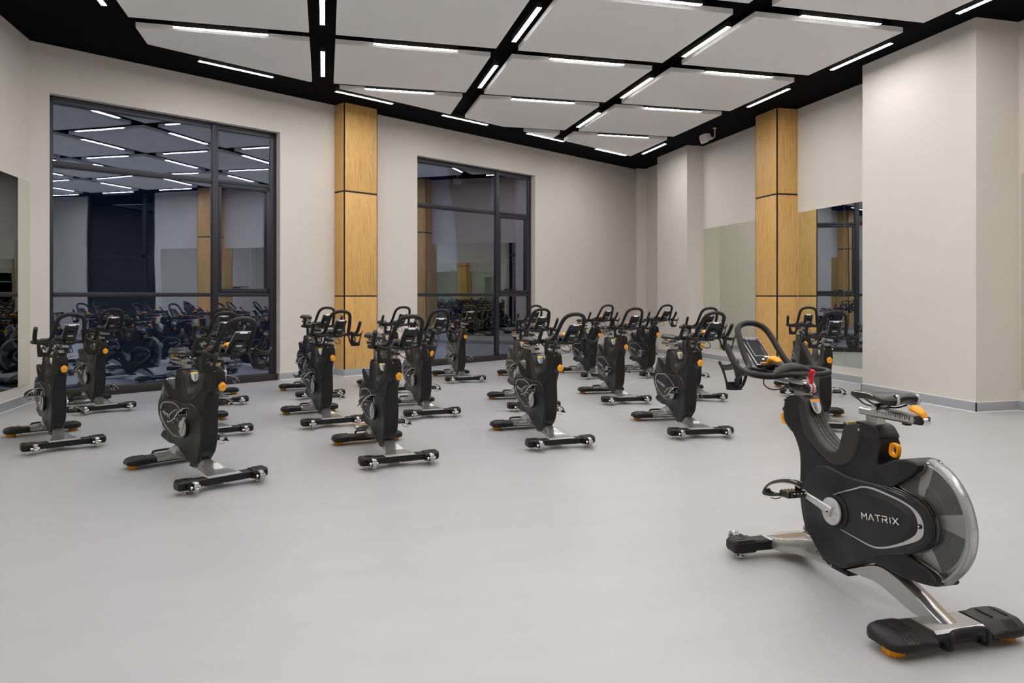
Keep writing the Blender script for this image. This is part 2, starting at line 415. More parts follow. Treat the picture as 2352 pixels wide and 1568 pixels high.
        b = mb('gap').cyl((-.452, sg*.080, .445), (0, 1, 0), .009, .008, 12); b.use('chrome').cyl((-.452, sg*.0845, .445), (0, 1, 0), .004, .003, 10); b.obj('cover_screw', c)
    # ---- flywheel
    fcx, fcz = -.385, .46
    b = mb('fly'); R = .216; n = 60
    wed = lambda a: any(abs(((a-c+180) % 360)-180) < 11 for c in (100, 176, 252, 328, 28))
    for i in range(n):
        a0 = 2*PI*i/n; a1 = 2*PI*(i+1)/n; am = math.degrees((a0+a1)/2)
        for sg in (1, -1):
            for r0, r1, y0, y1 in ((.03, .12, .022, .022), (.12, .15, .022, .014), (.15, R, .014, .014)):
                b.use('flyl' if wed(am) else 'fly')
                q = [(fcx+r*math.cos(a), sg*y, fcz+r*math.sin(a)) for a, r, y in ((a0, r0, y0), (a1, r0, y0), (a1, r1, y1), (a0, r1, y1))]
                b.add(q, [(0, 1, 2, 3)])
        b.use('flyl'); b.add([(fcx+R*math.cos(a), y, fcz+R*math.sin(a)) for a, y in ((a0, -.014), (a1, -.014), (a1, .014), (a0, .014))], [(0, 1, 2, 3)])
        b.add([(fcx+.03*math.cos(a), y, fcz+.03*math.sin(a)) for a, y in ((a0, -.022), (a1, -.022), (a1, .022), (a0, .022))], [(0, 1, 2, 3)])
    b.obj('flywheel', root)
    # ---- clear guard: two side sheets and a thick rim
    go = [(-.43, .697), (-.50, .672), (-.555, .628), (-.596, .57), (-.618, .51), (-.626, .455), (-.618, .39), (-.596, .335), (-.562, .285), (-.515, .236)]
    gi = [(-.48, .272), (-.41, .290), (-.36, .302), (-.42, .325), (-.465, .350), (-.503, .393), (-.514, .44), (-.507, .50), (-.47, .542), (-.412, .556), (-.318, .570), (-.37, .612), (-.412, .645)]
    b = mb('clear'); O = resamp(cr(go, 4)+gi, .016); gp = [Vector((fcx+r_*math.cos(a_/8*PI), fcz+r_*math.sin(a_/8*PI))) for r_ in (.13, .16, .19, .215) for a_ in range(3, 14)]; gw = lambda x, z: .060-.040*max(0, min(1, (math.hypot(x-fcx, z-fcz)-.10)/.135))
    n = len(O)
    for sg in (1, -1):
        res = delaunay_2d_cdt([Vector((p[0], p[1])) for p in O]+gp, [], [list(range(n))], 1, 1e-6)
        b.add([(p.x, sg*gw(p.x, p.y), p.y) for p in res[0]], [list(f) for f in res[2]])
    g = b.obj('flywheel_guard', root, label='clear plastic flywheel guard')
    b = mb('rim'); rings = []
    G = cr(go, 5)
    for i, p in enumerate(G):
        q = G[min(i+1, len(G)-1)]; o_ = G[max(i-1, 0)]; t = Vector((q[0]-o_[0], q[1]-o_[1])).normalized(); nn = Vector((-t.y, t.x))
        if nn.dot(Vector((p[0]-fcx, p[1]-fcz))) < 0: nn = -nn
        w = gw(p[0], p[1])
        rings.append([Vector((p[0]+nn.x*a, y, p[1]+nn.y*a)) for a, y in ((-.014, -w-.003), (-.004, -w-.003), (.003, -w*.6), (.005, 0), (.003, w*.6), (-.004, w+.003), (-.014, w+.003), (-.014, w-.001), (-.005, w-.002), (-.003, 0), (-.005, -w+.002), (-.014, -w+.001))])
    b.loft(rings).obj('guard_rim', g)
    b = mb('rim')
    for sg in (1, -1):
        b.tube([(x, sg*(gw(x, z)+.001), z) for x, z in cr([(-.43, .697)]+gi[::-1]+[(-.515, .236)], 3)], .003, 6)
    b.obj('guard_edge', g)
    for q in ((-.437, .684), (-.508, .247)): mb('chrome').cyl((q[0], 0, q[1]), (0, 1, 0), .006, .07, 10).obj('guard_screw', g)
    # ---- cranks and pedals (left arm forward, right arm back)
    ax = (.045, 0, .364); th = math.radians(14)
    b = mb('crank'); dirv = Vector((math.cos(th), 0, math.sin(th)))
    for sg in (1, -1):
        c = Vector(ax)+Vector((0, sg*.094, 0))
        b.cyl(c, (0, 1, 0), .062 if sg > 0 else .060, .014, 36, bev=.004)
        b.use('lsilver')
        for k in range(3):
            a = PI+th*0+.9*k-.9 if sg > 0 else .9*k-.9
            b.cyl(c+Vector((math.cos(a)*.036, sg*.0075, math.sin(a)*.036)), (0, 1, 0), .011, .002, 10)
        b.use('crank')
        e = c+dirv*sg*.175+Vector((0, sg*.026, 0))
        pts = [c+Vector((0, sg*.010, 0))-dirv*sg*.01, c+dirv*sg*.03+Vector((0, sg*.011, 0)), c+dirv*sg*.08+Vector((0, sg*.016, 0)), c+dirv*sg*.13+Vector((0, sg*.022, 0)), e]
        b.tube(cr(pts, 4), [(lambda t: (.024*(1-t)+.013*t, .008))(i/16) for i in range(17)], 12, up=(0, 1, 0), sq=.8)
        b.cyl(e, (0, 1, 0), .016, .018, 16, bev=.003)
        b.use('chrome').cyl(c+Vector((0, sg*.021, 0)), (0, 1, 0), .011, .006, 16); b.use('gap').cyl(c+Vector((0, sg*.0245, 0)), (0, 1, 0), .006, .002, 8); b.use('crank')
    b.use('gap').cyl(ax, (0, 1, 0), .02, .2, 12)
    crank = b.obj('crank', root, origin=ax)
    for sg in (1, -1):
        e = dirv*sg*.175+Vector((0, sg*.120, 0))
        b = mb('gloss')
        b.cyl((0, sg*.05, 0), (0, 1, 0), .009, .10, 10)
        b.box(-.052, .050, sg*.056-.038, sg*.056+.038, -.011, .009, .004)
        b.box(-.034, .034, sg*.056-.048, sg*.056+.048, -.016, .014, .004)
        b.use('chrome')
        for x in (-.05, .05):
            for k in range(4): b.cyl((x, sg*(.026+.018*k), .009), (0, 0, 1), .004, .006, 6)
        # toe cage: wide strap sweeping forward over the toes, tied to the pedal sides
        yc = sg*.056
        band = cr([(.005, sg*.004, .034), (.024, sg*.028, .046), (.056, sg*.068, .049), (.088, sg*.108, .036), (.104, sg*.132, .012), (.094, sg*.136, -.006), (.070, sg*.118, -.015), (.045, sg*.092, -.013)], 5)
        upv = Vector((.30, sg*.58, .76)); E1 = []; E2 = []; rad = []
        for i, p in enumerate(band):
            p = Vector(p); t = (Vector(band[min(i+1, len(band)-1)])-Vector(band[max(i-1, 0)])).normalized(); u = (upv-t*upv.dot(t)).normalized(); w_ = t.cross(u)
            hw = .031*(1-.35*i/len(band)); rad.append((hw, .0028)); E1.append(p+w_*hw); E2.append(p-w_*hw)
        b.use('cloth').tube(band, rad, 8, up=upv, sq=.6)
        b.use('piping').tube(E1, .0022, 6).tube(E2, .0022, 6)
        b.use('cloth').box(-.004, .040, sg*.012-.004, sg*.012+.004, -.004, .044, .003)
        b.box(-.020, .030, min(sg*.09, sg*.104), max(sg*.09, sg*.104), -.012, .010, .003)
        b.use('piping').tube([(.014, sg*.02, .046), (.036, sg*.032, .052), (.060, sg*.044, .050)], .0026, 6)
        b.use('chrome').tube(cr([(.07, sg*.105, -.010), (.085, sg*.12, -.030), (.078, sg*.10, -.038), (.062, sg*.08, -.030), (.055, sg*.075, -.012)], 4), .0030, 6)
        p = b.obj('pedal', crank); p.location = e; p.rotation_euler = (0, .06, 0)
    # ---- seat: post, slider, saddle, lever
    mb('brush').box(-.158, -.088, -.022, .022, .62, .838, .004).obj('seat_post', root)
    b = mb('brush'); sec = lambda x, hw=.0, : None
    rr = lambda x, hy, z0, z1, c: [Vector((x, a, z)) for a, z in ((-hy, z0+c), (-hy, z1-c), (-hy+c, z1), (hy-c, z1), (hy, z1-c), (hy, z0+c), (hy-c, z0), (-hy+c, z0))]
    b.loft([rr(-.05, .026, .822, .852, .005), rr(-.16, .026, .822, .852, .005)], smooth=False)
    b.loft([rr(-.130, .032, .820, .862, .008), rr(-.368, .030, .826, .862, .008)], smooth=False)
    b.use('gap').box(-.052, -.047, -.022, .022, .826, .848)
    for k in range(15):
        for sg in (1, -1): b.box(-.172-.0125*k, -.1708-.0125*k, sg*.0317-.001, sg*.0317+.001, .846-.005*(k % 2 == 0), .855)
    sl = b.obj('seat_slider', root, label='brushed aluminium slider with scale marks')
    b = mb('gap').box(-.396, -.358, -.028, .028, .828, .86, .005); mb('gap').box(-.315, -.285, -.012, .012, .812, .83, .003).obj('slider_stop', sl)
    b.use('chrome').cyl((-.392, 0, .842), (0, 1, 0), .017, .03, 18, bev=.003); b.use('chrome').cyl((-.375, .028, .846), (0, 1, 0), .005, .006, 8)
    b.obj('slider_end', sl)
    b = mb('orange')
    b.tube(cr([(-.392, 0, .856), (-.384, 0, .870), (-.366, .0, .880), (-.348, 0, .886), (-.334, 0, .886)], 4), [(.010+.013*math.sin(min(1, i/14)*PI*.62), .007+.008*math.sin(min(1, i/14)*PI*.6)) for i in range(17)], 12, up=(0, 0, 1)).obj('seat_lever', root, label='orange quick-release lever behind the saddle')
    b = mb('gap').cyl((-.155, 0, .868), (0, 1, 0), .014, .062, 14); b.use('chrome').cyl((-.155, .036, .868), (0, 1, 0), .013, .014, 14, bev=.003); b.cyl((-.155, -.036, .868), (0, 1, 0), .011, .012, 12)
    b.use('brush').box(-.18, -.13, -.016, .016, .856, .876, .003)
    b.use('gap')
    for sg in (1, -1):
        b.tube(cr([(.0, sg*.008, .892), (-.04, sg*.018, .884), (-.09, sg*.022, .868), (-.19, sg*.022, .868), (-.225, sg*.032, .874), (-.255, sg*.042, .888)], 4), .0036, 6)
    b.obj('saddle_clamp', root)
    # saddle body: cross sections from nose to tail
    b = mb('saddle'); rings = []
    for x, hw, zt, th_ in ((.038, .008, .910, .014), (.034, .017, .918, .026), (.018, .022, .925, .038), (-.02, .024, .929, .042), (-.07, .028, .929, .040), (-.115, .037, .930, .040), (-.155, .053, .933, .044), (-.195, .070, .938, .050), (-.235, .080, .943, .056), (-.262, .080, .944, .056), (-.280, .070, .940, .046), (-.291, .055, .932, .024)):
        ring = []
        for k in range(24):
            a = 2*PI*k/24; c_, s_ = math.cos(a), math.sin(a)
            y = hw*sgp(c_, .7); z = (zt-th_/2)+th_/2*sgp(s_, .8)
            if s_ > 0: z -= .006*math.exp(-(y/.012)**2)*(1 if x > -.27 else 0)
            z -= .010*(abs(y)/.077)**2*(1 if s_ > 0 else .5)
            if x < -.14 and s_ < 0: z += .012*math.exp(-(y/.03)**2)
            ring.append(Vector((x, y, z)))
        rings.append([v+Vector((-.022, 0, 0)) for v in ring])
    b.loft(rings); sd = b.obj('saddle', root)
    for sg in (1, -1):
        mb('wmark').tube(cr([(.012, sg*.0200, .915), (-.05, sg*.0235, .919), (-.10, sg*.0315, .919), (-.135, sg*.0445, .916)], 5), .0016, 5).obj('saddle_piping', sd)
        b = mb('lsilver'); b.tube([(-.2845, sg*.050, .895), (-.2905, sg*.050, .912), (-.289, sg*.050, .930), (-.279, sg*.050, .9385), (-.262, sg*.050, .9400)], [(.008, .002)]*5, 6, up=(1, 0, .3)); b.obj('reflector_strip', sd)
    for o_ in sd.children: o_.location.x = -.022
    # ---- orange pop pins (rounded square rings)
    for nm, cx_, cz_, tl in (('seat_height_pin', -.236, .695, .15), ('handlebar_height_pin', .522, .708, -.1)):
        sx = -1 if cx_ < 0 else 1
        b = mb('orange'); outer = []; inner = []
        for k in range(32):
            a = 2*PI*k/32; ca, sa = math.cos(a), math.sin(a)
            rx = sgp(ca, .62); rz = sgp(sa, .62)
            outer.append((rx*.026, rz*.030)); inner.append((ca*.0135, sa*.0160))
        rt = lambda p: (p[0]*math.cos(tl)-p[1]*math.sin(tl), p[0]*math.sin(tl)+p[1]*math.cos(tl))
        def ringat(P, y, sc=1): return [Vector((cx_+rt((p[0]*sc, p[1]*sc))[0], y, cz_+rt((p[0]*sc, p[1]*sc))[1])) for p in P]
        b.loft([ringat(inner, -.007, 1.06), ringat(outer, -.011, .90), ringat(outer, -.008, 1), ringat(outer, .008, 1), ringat(outer, .011, .90), ringat(inner, .007, 1.06)], closed=True)
        ob = b.obj(nm, root)
        mb('gap').cyl((cx_-sx*.050, 0, cz_), (1, 0, 0), .015, .05, 14).obj('pin_sleeve', ob)
    # ---- warning labels
    def label(nm, P, strip, dy=0):
        # P: centre-line points (x,z) top to bottom on the surface ; normal found from the line
        b = MB(); a = Vector((P[0][0], 0, P[0][1])); c = Vector((P[-1][0], 0, P[-1][1])); d = (c-a); t = d.normalized(); n_ = Vector((-t.z, 0, t.x))
        if n_.z < 0: n_ = -n_
        L_ = d.length; w = .026
        def q(u0, u1, y0, y1, m, e):
            b.use(m).add([a+d*u+Vector((0, y, 0))+n_*e for u, y in ((u0, y0), (u0, y1), (u1, y1), (u1, y0))]+[a+d*u+Vector((0, y, 0))+n_*(e-.004) for u, y in ((u0, y0), (u0, y1), (u1, y1), (u1, y0))], [(0, 1, 2, 3), (4, 7, 6, 5), (0, 4, 5, 1), (1, 5, 6, 2), (2, 6, 7, 3), (3, 7, 4, 0)], False)
        pts = [(.0, -w), (.0, w), (.5, w), (.8, w*.8), (1., w*.35), (1., -w*.35), (.8, -w*.8), (.5, -w)]
        b.use('labelg').add([a+d*u+Vector((0, y, 0))+n_*.003 for u, y in pts], [tuple(range(8))], False)
        q(0, .16, -w, w, strip, .0036)
        for k in range(6):
            q(.24+.11*k, .30+.11*k, .004, w*(.75-.06*k), 'gap', .0035); q(.24+.11*k, .28+.11*k, -w*(.7-.06*k), -.005, 'wmark', .0035)
        q(.22, .9, -.001, .001, 'gap', .0035)
        b.obj(nm, root)
    label('setup_label', [(.292, .838), (.262, .772)], 'dorange')
    label('setup_label', [(.026, .772), (.040, .705)], 'yellow')
    # ---- handlebar post and slider
    mb('brush').box(.355, .425, -.020, .020, .70, .892, .004).obj('handlebar_post', root)
    b = mb('brush'); b.loft([rr(.32, .026, .890, .918, .005), rr(.60, .026, .898, .926, .005)], smooth=False)
    b.use('gap')
    for k in range(8):
        for sg in (1, -1): b.box(.5+.012*k, .5012+.012*k, sg*.0262-.0005, sg*.0262+.0005, .905, .914)
    hs = b.obj('handlebar_slider', root)
    b = mb('gloss').box(.32, .46, -.031, .031, .868, .905, .008); b.use('brush').box(.345, .43, -.030, .030, .902, .925, .004)
    b.use('gloss').cyl((.322, 0, .888), (0, 1, 0), .022, .058, 20, bev=.003); b.use('chrome').cyl((.345, .032, .888), (0, 1, 0), .005, .004, 10); b.cyl((.345, -.032, .888), (0, 1, 0), .005, .004, 10)
    b.use('gap').tube([(.43, .02, .930), (.36, .02, .930)], .004, 6)
    b.obj('slider_clamp', hs)
    b = MB()
    for k in range(12):
        a0 = PI*.35+2*PI*k/18; a1 = a0+2*PI*.42/18*1.5
        for sg in (1, -1):
            b.use('wmark').add([(.322+.0246*math.cos(a), sg*.010+y, .888+.0246*math.sin(a)) for a, y in ((a0, -.006), (a1, -.006), (a1, .006), (a0, .006))], [(0, 1, 2, 3)], False)
    b.use('red').cyl((.322, 0, .888), (0, 1, 0), .0262, .008, 24)
    b.tube(cr([(.316, 0, .912), (.314, 0, .926), (.316, 0, .940), (.318, 0, .952), (.308, 0, .966), (.302, 0, .980)], 4), [(.009+.006*math.sin(PI*i/20)+.003*(i > 12), .006+.004*(i > 10)) for i in range(21)], 10, up=(1, 0, 0)).obj('brake_lever', root, label='red lever with a white-striped collar')
    # ---- handlebar: closed rear ring, corner horns and the tall front arch
    h = mb('rubber')
    half = [((.43, .0, .948), (.036, .017)), ((.436, .05, .948), (.032, .017)), ((.44, .09, .942), (.022, .016)), ((.446, .13, .938), (.0165, .0165)), ((.448, .175, .940), (.0165, .0165)),
            ((.455, .205, .944), (.0165, .0165)), ((.478, .224, .948), (.0165, .0165)), ((.510, .228, .952), (.0165, .0165)), ((.56, .212, .955), (.0165, .0165)),
            ((.605, .175, .957), (.0165, .0165)), ((.640, .142, .962), (.0165, .0165)), ((.672, .124, .978), (.0165, .0165)), ((.712, .117, 1.010), (.0165, .0165)), ((.758, .110, 1.062), (.0165, .0165)),
            ((.800, .102, 1.115), (.0165, .0165)), ((.838, .088, 1.158), (.0165, .0165)), ((.858, .052, 1.184), (.0165, .0165)), ((.864, 0, 1.192), (.0165, .0165))]
    full = half + [((p[0][0], -p[0][1], p[0][2]), p[1]) for p in half[-2:0:-1]]
    Q = cr([(*p, *r) for p, r in full], 5, True)
    h.tube([q[:3] for q in Q], [(q[3], q[4]) for q in Q], 14, closed=True, up=(0, 0, 1) if False else None)
    hb = h.obj('handlebar', root)
    for sg in (1, -1):
        hp = cr([(.575, sg*.212, .950), (.598, sg*.226, .962), (.625, sg*.232, .985), (.665, sg*.235, 1.028), (.708, sg*.235, 1.078)], 5)
        mb('rubber').tube(hp, [(.0165, .0165)]*len(hp), 14).obj('grip_horn', hb)
    # broad palm rest in the middle of the rear bar
    b = mb('rubber'); rings = []
    for i in range(21):
        t = -1+2*i/20; y = t*.125; hw = .0165+.036*(1-t*t)**1.1 if abs(t) < 1 else .0165; hz = .0155+.015*(1-t*t)
        xc = .446+.024*(1-t*t); zc = .940+.032*(1-t*t)**1.2
        rings.append([Vector((xc+hw*math.cos(2*PI*k/16), y, zc+hz*math.sin(2*PI*k/16))) for k in range(16)])
    b.loft(rings).obj('palm_rest', hb)
    b = mb('rubber').box(.52, .70, -.035, .035, .925, .948, .008)
    b.tube([(.66, -.125, .958), (.665, -.06, .945), (.665, .06, .945), (.66, .125, .958)], .011, 10)
    b.obj('bar_bracket', hb)
    # ---- console
    b0 = Vector((.700, 0, .972)); t0 = Vector((.862, 0, 1.106)); d = (t0-b0).normalized(); nrm = Vector((-d.z, 0, d.x))  # screen faces back and up
    R3 = Matrix((( -nrm.x, 0, d.x), (0, 1, 0), (-nrm.z, 0, d.z)))  # columns: away from rider, left, up along the console
    Mx = Matrix.Translation(b0) @ Matrix(((-nrm.x, 0, d.x, 0), (0, 1, 0, 0), (-nrm.z, 0, d.z, 0), (0, 0, 0, 1)))
    H_ = (t0-b0).length
    b = mb('plas').box(0, .020, -.052, .052, 0, H_, .006, Mx)
    b.box(.012, .034, -.036, .036, .012, H_*.62, .006, Mx)
    b.use('gap').box(.018, .0215, -.030, -.020, H_*.86, H_*.9, 0, Mx).box(.018, .0215, .020, .030, H_*.86, H_*.9, 0, Mx)
    cn = b.obj('console', root)
    b = mb('lsilver').box(-.0015, .005, -.0545, .0545, -.002, H_+.003, .0015, Mx); b.box(.004, .018, -.026, .026, H_-.002, H_+.006, .002, Mx); b.obj('bezel', cn)
    b = mb('screen').box(-.0045, 0, -.049, .049, .004, H_-.004, .001, Mx); b.use('gloss').box(-.0052, -.004, -.036, .036, .062, H_-.028, 0, Mx)
    b.use('screen').box(-.0056, -.004, -.033, .033, .066, H_-.034, 0, Mx)
    b.use('wmark').box(-.0056, -.004, -.046, -.016, .050, .060, 0, Mx)
    b.use('dorange').box(-.0056, -.004, -.03, .03, .006, .013, 0, Mx)
    b.use('chrome').cyl(Mx @ Vector((-.005, 0, .036)), nrm, .006, .002, 12)
    logo(b, Mx @ Vector((-.0056, .034, H_-.019)), (0, -1, 0), tuple(d), .0085, dot=False)
    b.obj('screen', cn)
    b = mb('wmark').box(.0335, .0348, -.020, .020, H_*.42, H_*.46, 0, Mx); b.box(.0335, .0348, -.022, .022, H_*.475, H_*.49, 0, Mx); b.obj('rear_marking', cn)
    b = mb('gap').box(.66, .74, -.03, .03, .940, .975, .006); b.box(.69, .73, -.045, .045, .93, .948, .003)
    b.use('chrome').cyl((.742, .012, .955), (1, 0, 0), .004, .006, 8).cyl((.742, -.012, .955), (1, 0, 0), .004, .006, 8).obj('console_mount', cn)
    # resistance lever
    b = mb('plas').tube(cr([(.52, 0, .950), (.55, 0, .975), (.585, 0, .984), (.63, 0, .975), (.66, 0, .955)], 4), [(.022, .014)]*17, 12, up=(0, 0, 1))
    lv = b.obj('resistance_housing', root)
    mb('orange').tube(cr([(.578, -.004, .992), (.60, -.002, 1.004), (.63, 0, 1.010), (.655, 0, 1.002), (.672, 0, .985), (.678, 0, .965)], 4), [(.010+.014*math.sin(PI*min(1, i/20+.1)), .009+.006*math.sin(PI*min(1, i/20+.1))) for i in range(21)], 12, up=(0, 0, 1)).obj('resistance_lever', lv, label='orange resistance lever')
    mb('gap').tube(cr([(.66, .0, .93), (.67, .03, .90), (.645, .045, .868), (.58, .045, .852), (.52, .03, .862), (.47, .015, .885)], 6), .0036, 6).obj('cable', root)
    # ---- bottle holders
    for sg in (1, -1):
        b = mb('plas'); cx0, cy0 = .722, sg*.180; r = .050
        nA, nZ = 36, 16; idx = {}; vs = []; z0 = .838
        def top_z(a):  # a: degrees from forward
            return .988-.030*math.cos(math.radians(min(abs(a)*.95, 90)))**1.3 - (0 if abs(a) < 96 else (abs(a)-96)*.0012)
        for i in range(nA+1):
            a = -180+360*i/nA; ar = math.radians(a)
            for j in range(nZ+1):
                t = j/nZ; z = z0+(top_z(a)-z0)*t; rr_ = r*(.80+.26*t)
                idx[i, j] = len(vs); vs.append(Vector((cx0+.055*t*t+.8*rr_*math.cos(ar), cy0+rr_*1.1*math.sin(ar), z)))
        fs = []
        for i in range(nA):
            a = abs(-180+360*(i+.5)/nA)
            for j in range(nZ):
                t = (j+.5)/nZ
                hole = (a < 36 and t > .34 and t < .84 and not (t < .44 and a > 26)) or (a > 98 and t > .26)
                if not hole: fs.append((idx[i, j], idx[(i+1) % nA, j], idx[(i+1) % nA, j+1], idx[i, j+1]))
        b.add(vs, fs)
        b.add([vs[idx[i, j]]-Vector(((vs[idx[i, j]].x-cx0)*.09, (vs[idx[i, j]].y-cy0)*.09, 0)) for i in range(nA+1) for j in range(nZ+1)], [f[::-1] for f in fs])
        # rims closing the shell
        ed = {}
        for f in fs:
            for k in range(4):
                e_ = (f[k], f[(k+1) % 4]); ed[e_] = 1
        off = len(vs); base = len(b.v)-2*len(vs)
        for (p, q) in list(ed):
            if (q, p) not in ed: b.f.append([base+q, base+p, base+off+p, base+off+q]); b.m.append(0); b.sm.append(True)
        b.tube([vs[idx[i, nZ]]-Vector(((vs[idx[i, nZ]].x-cx0)*.045, (vs[idx[i, nZ]].y-cy0)*.045, 0)) for i in range(9, nA-8)], .0058, 8)
        b.tube([(cx0, cy0-.037, .843), (cx0, cy0+.037, .843)], [(.012, .004)]*2, 8, up=(0, 0, 1)); b.tube([(cx0-.031, cy0, .843), (cx0+.031, cy0, .843)], [(.008, .004)]*2, 8, up=(0, 0, 1))
        b.tube(cr([(.66, sg*.110, .952), (.690, sg*.122, .930), (.700, sg*.126, .90), (.705, sg*.138, .865), (.712, sg*.150, .850)], 5), [(.010, .008)]*21, 10)
        b.tube(cr([(.57, sg*.205, .942), (.62, sg*.20, .925), (.665, sg*.195, .90), (.684, sg*.185, .868)], 5), [(.009, .007)]*16, 10)
        b.obj('bottle_holder', root)
    # ---- front leg and stabiliser
    def rsec(x, hy, z0, z1, c=.01, tilt=0.): return [Vector((x+tilt*(z-z0), a, z)) for a, z in ((-hy, z0), (-hy, z1-c*1.2), (-hy+c, z1), (hy-c, z1), (hy, z1-c*1.2), (hy, z0))]
    b = mb('silver')
    secs = [(.12, .034, .072, .135), (.18, .034, .072, .165), (.24, .036, .068, .158), (.30, .042, .062, .146), (.36, .056, .056, .134), (.42, .078, .048, .114), (.47, .100, .046, .105), (.515, .114, .052, .100), (.535, .116, .065, .098)]
    P = cr(secs, 3); b.loft([rsec(x, w, z0, z1, .012) for x, w, z0, z1 in P])
    b.obj('front_leg', root, label='silver steel front leg')
    b = mb('lsilver').box(.482, .580, -.120, .120, .089, .0955, .003); b.obj('front_leg_flange', root)
    b = mb('plas').loft([[Vector((x, y, z)) for x, z in ((.488, .046), (.488, .084), (.497, .0925), (.560, .0925), (.572, .084), (.572, .046), (.563, .038), (.497, .038))] for y in (-.30, .30)], smooth=False)
    for y in (-.15, .0, .15): b.use('chrome').cyl((.56, y, .038), (0, 0, 1), .008, .012, 8)
    b.obj('front_stabilizer', root)
    for sg in (1, -1):
        b = mb('plas'); pr = [(.480, .042), (.480, .083), (.492, .098), (.566, .098), (.582, .084), (.582, .046), (.570, .033), (.490, .033)]
        def rg(y, s, zc=.07): return [Vector((.532+(x-.532)*s, sg*y, zc+(z-zc)*s)) for x, z in pr]
        b.loft([rg(.200, 1), rg(.298, 1), rg(.314, .90), rg(.320, .72)], smooth=False)
        b.use('gloss')
        for k in range(4): b.box(.488+.022*k, .500+.022*k, sg*.27-.04, sg*.27+.04, .096, .1, .002)
        b.use('plas').box(.58, .632, sg*.20-.006, sg*.20+.006, .042, .086, .003); b.box(.58, .632, sg*.26-.006, sg*.26+.006, .042, .086, .003)
        ec = b.obj('end_cap', root)
        b = mb('chrome').cyl((.532, sg*.258, .006), (0, 0, 1), .023, .011, 20, bev=.003); b.cyl((.532, sg*.258, .03), (0, 0, 1), .007, .04, 10); b.obj('levelling_foot', root)
        b = mb('wheelc'); n = 36; rings = []
        for y, rr_ in ((-.016, .027), (-.016, .036), (-.009, .0395), (0, .040), (.009, .0395), (.016, .036), (.016, .027)):
            rings.append([Vector((.640+(rr_-(0 if (k % 3) and rr_ > .03 else .0045))*math.cos(2*PI*k/n), sg*.230+y, .063+(rr_-(0 if (k % 3) and rr_ > .03 else .0045))*math.sin(2*PI*k/n))) for k in range(n)])
        b.loft(rings, cap=False); b.use('gap').cyl((.640, sg*.230, .063), (0, 1, 0), .028, .02, 18); b.use('chrome').cyl((.640, sg*.230, .063), (0, 1, 0), .010, .068, 12, bev=.003)
        b.obj('transport_wheel', root, label='ribbed clear roller with chrome hub')
    # ---- rear leg, saddle plate, stabiliser, handle
    b = mb('silver'); up = [(-.02, .125), (-.10, .165), (-.165, .190), (-.215, .194), (-.282, .182), (-.34, .163), (-.395, .142), (-.46, .112), (-.535, .082)]
    lo = [(.02, .100), (-.05, .105), (-.115, .112), (-.165, .114), (-.225, .103), (-.28, .090), (-.33, .076), (-.39, .066), (-.44, .062)]
    rings = []
    for (xu, zu), (xl, zl), w in zip(cr(up, 3), cr(lo, 3), [.036]*40):
        rings.append([Vector((xl, -w, zl)), Vector((xu, -w, zu-.006)), Vector((xu-.002, -w+.010, zu)), Vector((xu-.002, w-.010, zu)), Vector((xu, w, zu-.006)), Vector((xl, w, zl))])
    b.loft(rings); b.obj('rear_leg', root, label='curved silver steel rear leg')
    b = mb('lsilver')
    for sg in (1, -1): b.box(-.5, -.2, sg*.0362-.0008, sg*.0362+.0008, .1, .1005)
    b = mb('wmark')
    for k in range(4):
        b.box(-.345+.026*k, -.325+.026*k, -.0372, -.0360, .118, .118+.032, 0)
    b.use('gap')
    for k in range(4):
        for j in range(5): b.box(-.343+.026*k, -.328+.026*k, -.0376, -.0371, .1205+.006*j, .1228+.006*j, 0)
    b.obj('warning_sticker', root)
    b = mb('plas').box(.015, .150, -.03, .03, .070, .090, .004); b.obj('skid_plate', root)
    pr = [(-.578, .042), (-.584, .060), (-.572, .074), (-.545, .082), (-.45, .082), (-.425, .074), (-.418, .055), (-.43, .036), (-.565, .034)]
    b = mb('plas').loft([[Vector((x, y, z)) for x, z in pr] for y in (-.13, .13)], smooth=False)
    b.box(-.575, -.425, -.29, .29, .034, .056, .006)
    for y in (-.06, .06): b.use('chrome').cyl((-.50, y, .026), (0, 0, 1), .009, .018, 8)
    b.obj('rear_stabilizer', root)
    b = mb('silver').loft([[Vector((x, y, z)) for x, z in ((-.570, .078), (-.556, .087), (-.44, .087), (-.418, .076), (-.412, .048), (-.418, .044))] for y in (-.115, .115)], smooth=False)
    b.obj('saddle_bracket', root, label='silver bracket wrapped over the rear bar')
    for sg in (1, -1):
        b = mb('plas')
        prof = [(-.588, .034), (-.596, .044), (-.595, .060), (-.586, .069), (-.548, .090), (-.538, .093), (-.445, .095), (-.430, .090), (-.412, .076), (-.410, .044), (-.418, .034)]
        secs = [(.125, .96, .86), (.175, .97, .88), (.192, 1., 1.), (.262, 1., 1.), (.286, .94, .92), (.306, .80, .78), (.317, .62, .62), (.321, .45, .46)]
        b.loft([[Vector((-.505+(x+.505)*s_, sg*y, .036+(z-.036)*zs+(1-zs)*.012)) for x, z in prof] for y, s_, zs in secs])
        b.use('gap').box(-.53, -.45, sg*.190-.002, sg*.190+.002, .086, .0965, 0); b.box(-.53, -.45, sg*.258-.002, sg*.258+.002, .092, .0965, 0)
        b.use('gloss')
        for k in range(6): b.tube([(-.592, sg*(.21+.009*k), .0655), (-.584, sg*(.21+.009*k), .0715), (-.550, sg*(.21+.009*k), .0895)], .0009, 4)
        b.obj('end_cap', root)
        b = mb('orange'); n = 48; o_ = []
        ctr = Vector((-.515, sg*.259, 0))
